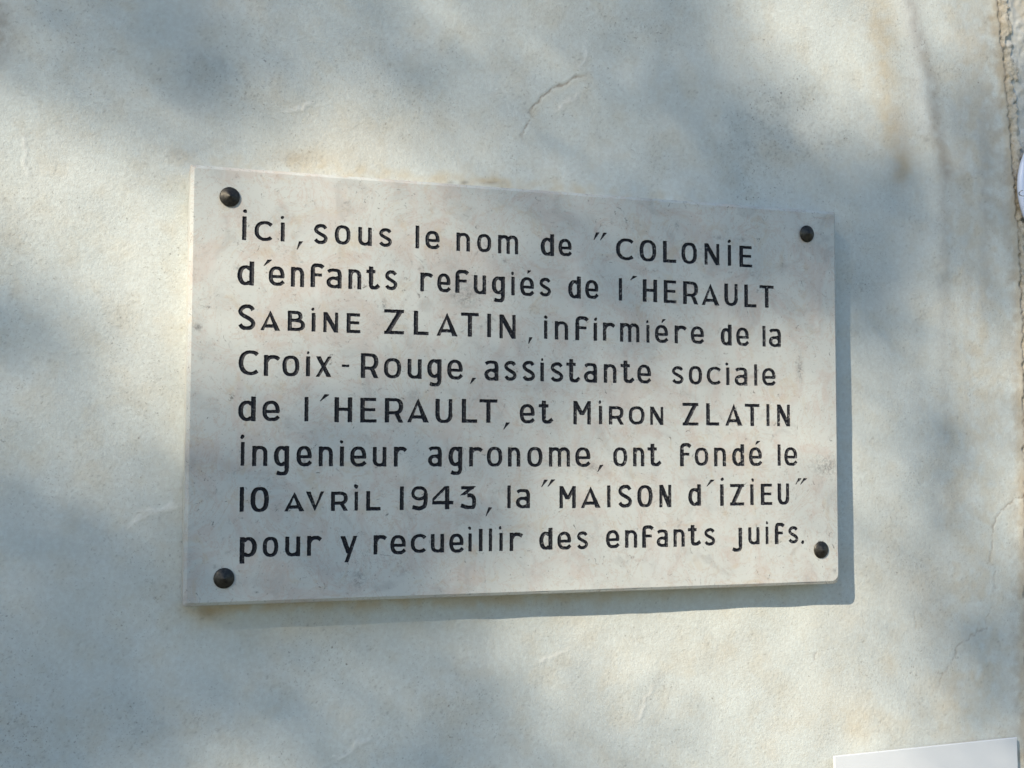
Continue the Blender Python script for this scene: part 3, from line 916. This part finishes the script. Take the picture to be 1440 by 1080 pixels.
def build_plaque():
    W2, H2 = 301.3, 178.2
    root = empty('memorial_plaque', (0, -TH, PZ))
    tag(root, 'pale limestone memorial plaque with black engraved French text, held by four dark nails', 'plaque')
    lv, le, fields = build_letters(root)
    rng = np.random.default_rng(12)
    # outline: nearly straight edges, softened corners, the lower right one knocked off
    def outline(inset, seed):
        r = np.random.default_rng(seed); P = []
        rad = {0: 2.0, 1: 7.0, 2: 1.2, 3: 1.0}; cs = [(-1, -1), (1, -1), (1, 1), (-1, 1)]
        for q in range(4):
            cx, cz = cs[q][0]*(W2-inset), cs[q][1]*(H2-inset); rr = rad[q]
            a0 = 180+90*q
            for k in range(6):
                a = math.radians(a0+18*k)
                P.append((cx-cs[q][0]*rr+rr*math.cos(a), cz-cs[q][1]*rr+rr*math.sin(a)))
            nx, nz = cs[(q+1) % 4]; ex, ez = nx*(W2-inset), nz*(H2-inset)
            n = 60 if q % 2 == 0 else 36
            for k in range(1, n):
                t = k/n; x = cx+(ex-cx)*t; z = cz+(ez-cz)*t
                x = max(min(x, W2-inset), -W2+inset)
                if 8/ n < t < 1-8/n*.5:
                    j = EDGE[q][k]*(0.9 if inset > 1 else 0.25)
                    if q % 2 == 0: z += -cs[q][1]*j
                    else: x += -nx*j
                    P.append((x, z))
        return P
    EDGE = {}
    for q, n in ((0, 60), (1, 36), (2, 60), (3, 36)):
        e = np.abs(rng.standard_normal(n+1))*0.10
        for _ in range(4 if q in (0, 2) else 2):
            k = rng.integers(3, n-3); e[k] += 0.5+rng.random()*0.5
        EDGE[q] = e
    rings = [(3.0, 0.0), (0.5, 2.0), (0.0, 3.2), (0.0, 27.5)]
    P0 = outline(rings[0][0], 1); n = len(P0)
    # front face with the letters cut out of it
    pts = [Vector(p) for p in lv] + [Vector(p) for p in P0]
    edges = list(le) + [(len(lv)+i, len(lv)+(i+1) % n) for i in range(n)]
    vo, eo, fo, _, _, _ = delaunay_2d_cdt(pts, edges, [], 0, 1e-6)
    C = np.array([(v.x, v.y) for v in vo]); T = np.array([f for f in fo if len(f) == 3])
    cen = C[T].mean(1); keep = np.ones(len(T), bool)
    for gx, gz, f in fields:
        m = np.nonzero((cen[:, 0] > gx[0]) & (cen[:, 0] < gx[-1]) & (cen[:, 1] > gz[0]) & (cen[:, 1] < gz[-1]))[0]
        u = (cen[m, 0]-gx[0])/STEP; w = (cen[m, 1]-gz[0])/STEP
        i = np.clip(u.astype(int), 0, f.shape[1]-2); j = np.clip(w.astype(int), 0, f.shape[0]-2); a = u-i; b = w-j
        val = f[j, i]*(1-a)*(1-b)+f[j, i+1]*a*(1-b)+f[j+1, i]*(1-a)*b+f[j+1, i+1]*a*b
        keep[m[val < 0]] = False
    V = [(c[0]/1000, 0.0, c[1]/1000) for c in C]; F = [tuple(map(int, t)) for t in T[keep]]
    # chamfer and sides
    prev = None
    for k, (ins, dep) in enumerate(rings):
        P = outline(ins, k+1); start = len(V)
        V += [(x/1000, dep/1000, z/1000) for x, z in P]
        if prev is not None:
            for i in range(n): F.append((prev+i, prev+(i+1) % n, start+(i+1) % n, start+i))
        prev = start
    F.append(tuple(prev+i for i in reversed(range(n))))
    mesh_obj('stone_slab', V, F, M_STONE, root)
    # nail heads: low cones with a rolled edge and a short shank
    prof = [(0.0, 5.6), (0.5, 5.45), (1.2, 5.05), (3.0, 4.15), (5.0, 3.15), (6.8, 2.15), (7.7, 1.6), (8.2, 1.1), (8.3, 0.7), (8.0, 0.25), (7.4, 0.05),
            (3.0, 0.02), (3.0, -0.5)]
    nv, nf = [], []; K = 48
    for r, hgt in prof:
        for k in range(K):
            a = 2*math.pi*k/K; nv.append((r*math.cos(a)/1000, -hgt/1000, r*math.sin(a)/1000))
    for i in range(len(prof)-1):
        for k in range(K): nf.append((i*K+k, i*K+(k+1) % K, (i+1)*K+(k+1) % K, (i+1)*K+k))
    first = None
    for x, z, rx, rz in ((-270.1, 153.1, 2, -1), (268.05, 154.4, -3, 2), (279.6, -145.5, 2, 3), (-269.7, -156.3, -1, -2)):
        if first is None:
            first = mesh_obj('nail_head', nv, nf, M_NAIL, root, smooth=True); o = first
        else:
            o = first.copy(); col.objects.link(o); o.parent = root
        k = random.uniform(0.965, 1.03); o.scale = (k, random.uniform(0.9, 1.08), k)
        o.location = (x/1000, -0.0001, z/1000); o.rotation_euler = (math.radians(rx), random.random()*6, math.radians(rz))
    return root

build_plaque()

# ------------------------------------------------------------------ the two signs cut by the frame
def enamel(name, colr, rough=0.22):
    m = Mat(name)
    c = m.mix(m.ramp(m.noise(14, 5, 0.6), [(0.4, 0), (0.75, 0.35)]), colr, tuple(k*0.88 for k in colr))
    return m.out(c, rough, m.bump(m.noise(60, 3, 0.5), 0.0003, 0.2), spec=0.5)

def build_round_sign():
    ed = on_wall(1434.0, 261, -0.010)          # its leftmost point, front
    R = 0.075
    root = empty('round_sign', (ed[0]+R, -0.003, ed[2]))
    tag(root, 'domed white enamel sign cut off by the right edge, hanging over the mortar joint', 'sign')
    prof = [(0.0, 12.5), (20, 12.2), (40, 11.0), (58, 9.2), (66, 8.0), (69, 8.3), (72, 8.0), (74.2, 6.6), (75, 4.6), (74.6, 2.4), (73, 1.5), (68, 1.2)]
    V, F = [], []; K = 96
    for r, h in prof:
        for k in range(K):
            a = 2*math.pi*k/K; V.append((r/1000*math.cos(a), -h/1000, r/1000*math.sin(a)))
    for i in range(len(prof)-1):
        for k in range(K): F.append((i*K+k, i*K+(k+1) % K, (i+1)*K+(k+1) % K, (i+1)*K+k))
    mesh_obj('sign_plate', V, F, enamel("white_enamel", (0.66, 0.72, 0.86), 0.3), root, smooth=True)
    # short curved dark stroke printed near the rim
    q = on_wall(1441, 271, -0.013); cx, cz = q[0]-root.location[0], q[2]-PZ+PZ-root.location[2]
    V, F = [], []
    for k in range(15):
        a = math.radians(95+200*k/14)
        for r in (0.0027, 0.0034):
            px, pz = cx+r*math.cos(a), cz+r*math.sin(a)
            rr = math.hypot(px, pz)*1000; hh = np.interp(rr, [p[0] for p in prof[:9]], [p[1] for p in prof[:9]])
            V.append((px, -(hh+0.12)/1000, pz))
        if k: F.append((2*k-2, 2*k-1, 2*k+1, 2*k))
    mesh_obj('printed_mark', V, F, Mat("grey_print").out((0.16, 0.18, 0.20), 0.5), root)
    # fixing stud behind
    V, F = [], []
    for y in (0.0018, -0.004):
        for k in range(12): V.append((0.006*math.cos(k*math.pi/6), y+0.0, 0.006*math.sin(k*math.pi/6)))
    for k in range(12): F.append((k, (k+1) % 12, 12+(k+1) % 12, 12+k))
    mesh_obj('stud', V, F, M_NAIL, root)

def build_panel():
    y = -0.009
    a = on_wall(1173.5, 1063.5, y); b = on_wall(1430.5, 1037.0, y)
    w = b[0]-a[0]; H = 0.21; t = 0.003
    zt = (a[2]+b[2])/2; rot = math.atan2(b[2]-a[2], w)
    root = empty('white_panel', (a[0], y, a[2])); root.rotation_euler = (0, -rot, 0)
    tag(root, 'plain white sign panel whose top edge shows below the plaque at lower right', 'sign')
    V, F = [], []
    r = 0.0006; ring = [(r, 0.0), (0.0, r), (0.0, t-r), (r, t)]     # inset, depth
    for ins, d in ring:
        V += [(ins, d, -H+ins), (w-ins, d, -H+ins), (w-ins, d, -ins), (ins, d, -ins)]
    F.append((0, 1, 2, 3)); F.append((15, 14, 13, 12))
    for i in range(3):
        for k in range(4): F.append((4*i+k, 4*i+4+k, 4*i+4+(k+1) % 4, 4*i+(k+1) % 4))
    mesh_obj('panel_sheet', V, F, enamel("white_panel_enamel", (0.66, 0.68, 0.69), 0.28), root)
    for px, pz in ((0.02, -0.02-0.02), (w-0.02, -0.04), (0.02, -H+0.02), (w-0.02, -H+0.02)):
        V, F = [], []
        for yy in (t, 0.0105):
            for k in range(12): V.append((px+0.004*math.cos(k*math.pi/6), yy, pz+0.004*math.sin(k*math.pi/6)))
        for k in range(12): F.append((k, (k+1) % 12, 12+(k+1) % 12, 12+k))
        mesh_obj('spacer', V, F, M_NAIL, root)

build_round_sign(); build_panel()

# ------------------------------------------------------------------ ground in front of the wall
def build_ground():
    m = Mat("pale_gravel_ground")
    c = m.mix(m.ramp(m.noise(1.2, 6, 0.6), [(0.4, 0), (0.62, 1)]), (0.26, 0.24, 0.20), (0.10, 0.12, 0.06))
    c = m.mix(m.ramp(m.noise(60, 4, 0.7), [(0.4, 0.5), (0.65, 0)]), c, (0.12, 0.11, 0.09))
    mt = m.out(c, 0.95, m.bump(m.noise(50, 5, 0.7), 0.02, 0.6))
    V, F = [], []; n = 40
    xs = np.linspace(-1, 1, n+1)
    for j in range(n+1):
        for i in range(n+1):
            x = 120*xs[i]*abs(xs[i]); y = 120*xs[j]*abs(xs[j])
            r = math.hypot(x, y)
            V.append((x, y, 0.05*math.sin(x*0.31+1)*math.cos(y*0.27)*min(1, max(0, -y-1.5)/4) if y < 0 else 0.0))
    for j in range(n):
        for i in range(n): k = j*(n+1)+i; F.append((k, k+1, k+n+2, k+n+1))
    o = mesh_obj('ground', V, F, mt, smooth=True); tag(o, kind='structure')
build_ground()

# ------------------------------------------------------------------ the tree whose shade dapples the wall
# how much sun reaches the wall and plaque, 0..9, read at the middle of every 80 x 80 square of the photograph
SHADE = """
3 2 2 2 4 3 3 4 4 4 3 2 3 7 9 7 6 5
4 3 2 1 2 4 4 3 3 4 3 3 2 4 9 8 4 3
7 7 5 3 5 8 7 5 4 4 4 2 1 2 3 5 3 2
8 9 9 9 9 9 9 7 5 3 3 2 1 1 1 1 2 2
6 8 9 9 9 9 9 6 4 3 2 2 2 1 1 1 3 2
2 7 9 9 9 9 8 5 4 3 2 2 3 4 3 1 6 4
3 6 8 9 6 4 4 4 4 3 3 4 6 7 7 4 4 6
5 7 9 5 2 2 2 3 3 4 5 6 7 8 9 5 2 5
2 3 5 2 1 2 2 2 3 5 7 8 8 9 8 6 4 7
1 1 2 1 1 1 1 1 3 5 7 8 9 9 8 5 4 7
1 1 1 1 1 1 1 2 5 7 8 9 9 9 8 6 4 3
0 1 1 1 1 2 2 4 6 7 8 9 9 9 9 7 4 2
0 0 1 1 1 2 2 2 3 5 7 9 9 9 9 8 5 3
0 0 2 5 4 3 1 1 2 3 4 5 7 9 9 9 8 5
"""
def build_tree():
    g = np.array([[int(c) for c in r.split()] for r in SHADE.strip().splitlines()])/9.0
    g = 0.45*g+0.55*g*g*(3-2*g)
    g = np.pad(g, 2, mode='edge')
    def shade(u, v):
        a = np.clip((u-40)/80+2, 0, g.shape[1]-1.001); b = np.clip((v-40)/80+2, 0, g.shape[0]-1.001)
        i = a.astype(int); j = b.astype(int); a = a-i; b = b-j
        a = a*a*(3-2*a); b = b*b*(3-2*b)
        return g[j, i]*(1-a)*(1-b)+g[j, i+1]*a*(1-b)+g[j+1, i]*(1-a)*b+g[j+1, i+1]*a*b
    st = 0.01
    x = np.arange(-0.64, 0.80, st); z = np.arange(PZ-0.52, PZ+0.60, st); X, Z = np.meshgrid(x, z)
    off = SUN*(TH/SUN[1])
    inside = (np.abs(X-off[0]) < 0.30) & (np.abs(Z-off[2]-PZ) < 0.177)
    P = np.where(inside[..., None], np.stack([X-off[0], np.full(X.shape, -TH), Z-off[2]], -1), np.stack([X, np.zeros(X.shape), Z], -1))
    U, V = measure(P); target = np.clip(shade(U, V), 0.012, 0.99)
    rng = np.random.default_rng(21)
    now = np.ones(X.shape)
    leaves = []
    A = 0.029*0.019*0.56
    ex = np.array([SUN[0], SUN[2]])/math.hypot(SUN[0], SUN[2])
    def orient():
        n = rng.normal(size=3); n[2] = abs(n[2])+0.5; n /= np.linalg.norm(n); return n
    for it in range(40000):
        R = (now-target)*(1+0.15*rng.standard_normal(X.shape))/(0.25+target)
        k = int(np.argmax(R)); j, i = divmod(k, X.shape[1])
        if R.flat[k] < 0.05: break
        ju, jv = rng.normal(size=2)*np.array([0.036, 0.019])
        px, pz = x[i]+ju*ex[0]+jv*ex[1], z[j]+ju*ex[1]-jv*ex[0]
        i = int(np.clip((px-x[0])/st+.5, 0, len(x)-1)); j = int(np.clip((pz-z[0])/st+.5, 0, len(z)-1))
        D = rng.uniform(5.6, 8.6); n = orient(); area = A*abs(n @ SUN)
        r = D*math.tan(sun_d.angle/2)+0.004; ra = r/SUN[1]      # the sun's blurred image of one leaf, drawn out along the wall
        m = int(ra/st)+2; i0, i1 = max(0, i-m), i+m+1; j0, j1 = max(0, j-m), j+m+1
        dx, dz = X[j0:j1, i0:i1]-px, Z[j0:j1, i0:i1]-pz
        q = np.hypot((dx*ex[0]+dz*ex[1])/ra, (dx*ex[1]-dz*ex[0])/r)
        now[j0:j1, i0:i1] *= 1-min(0.9, 1.05*area/(math.pi*r*r))*np.clip((1.2-q)/0.4, 0, 1)
        leaves.append((np.array([px, 0, pz])-SUN*D, n))
    nfit = len(leaves)
    # the rest of the crown
    mid = np.array([0.06, 0, PZ])-SUN*6.9
    clus = [mid+np.array([math.cos(a)*rr*2.4, math.sin(a)*rr*2.1, hh]) for a, rr, hh in
            [(rng.uniform(0, 6.28), rng.uniform(0.2, 1)**0.6, rng.uniform(-1.7, 1.7)) for _ in range(110)]]
    for c in clus:
        for _ in range(200):
            p = c+rng.normal(size=3)*np.array([.34, .34, .24])
            t = -p[1]/SUN[1]; q = p+SUN*t
            if x[0]-.05 < q[0] < x[-1]+.05 and z[0]-.05 < q[2] < z[-1]+.05: continue
            leaves.append((p, orient()))
    root = empty('shade_tree', (mid[0]-.2, mid[1]-.3, 0.0))
    tag(root, 'leafy green tree out of view, its crown dappling the wall with shade', 'tree')
    base = np.array(root.location)
    Vt, Ft = [], []
    for p, n in leaves:
        a = np.cross(n, rng.normal(size=3)); a /= np.linalg.norm(a); b = np.cross(n, a)
        L, Wd = 0.029*rng.uniform(.85, 1.15), 0.019*rng.uniform(.85, 1.15); k = len(Vt); p = p-base
        Vt += [tuple(p-a*L/2), tuple(p-a*L*.08-b*Wd/2+n*.003), tuple(p+a*L/2), tuple(p-a*L*.08+b*Wd/2+n*.003), tuple(p+a*L*.28-b*Wd*.33), tuple(p+a*L*.28+b*Wd*.33)]
        Ft += [(k, k+1, k+4, k+2), (k, k+2, k+5, k+3)]
    ml = Mat("tree_leaf"); ml.out((0.07, 0.12, 0.03), 0.55)
    o = mesh_obj('crown', Vt, Ft, ml.m, root); o['kind'] = 'stuff'
    mb = Mat("tree_bark"); mb.out(mb.mix(mb.noise(30, 5, .6), (0.09, 0.07, 0.05), (0.2, 0.17, 0.13)), 0.9, mb.bump(mb.noise(40, 5, .7), .02, .8))
    def tube(P, Rr, K=9):
        V, F = [], []
        for i, (p, r) in enumerate(zip(P, Rr)):
            d = np.array(P[min(i+1, len(P)-1)])-np.array(P[max(i-1, 0)]); d = d/np.linalg.norm(d)
            a = np.cross(d, [0.3, 1, 0.1]); a /= np.linalg.norm(a); b = np.cross(d, a)
            for k in range(K):
                t = 2*math.pi*k/K; V.append(tuple(np.array(p)+r*(a*math.cos(t)+b*math.sin(t))))
        for i in range(len(P)-1):
            for k in range(K): F.append((i*K+k, i*K+(k+1) % K, (i+1)*K+(k+1) % K, (i+1)*K+k))
        return V, F
    top = mid-base
    tr = [np.array([0, 0, -0.1]), np.array([.03, .02, .3]), np.array([.0, .05, 1.2]), np.array([.08, .1, 2.3]), np.array([.1, .15, 3.2])]
    mesh_obj('trunk', *tube(tr, [.26, .19, .16, .14, .11], 14), mb.m, root, smooth=True)
    for c in clus[::4]:
        e = c-base; s0 = tr[3]+(tr[4]-tr[3])*rng.uniform(0, 1)
        m1 = s0*.55+e*.45+np.array([0, 0, .15])
        # a limb whose shadow would cross the plaque's part of the wall is left to the twigs
        bad = False
        for t in np.linspace(0, 1, 30):
            p = (s0*(1-t)**2+2*m1*t*(1-t)+e*t*t)+base; q = p+SUN*(-p[1]/SUN[1])
            if x[0] < q[0] < x[-1] and z[0] < q[2] < z[-1]: bad = True
        if bad: continue
        P = [s0*(1-t)**2+2*m1*t*(1-t)+e*t*t for t in np.linspace(0, 1, 7)]
        mesh_obj('limb', *tube(P, list(np.linspace(.055, .010, 7)), 7), mb.m, root, smooth=True)
    print('tree leaves fitted', nfit, 'all', len(leaves))
build_tree()
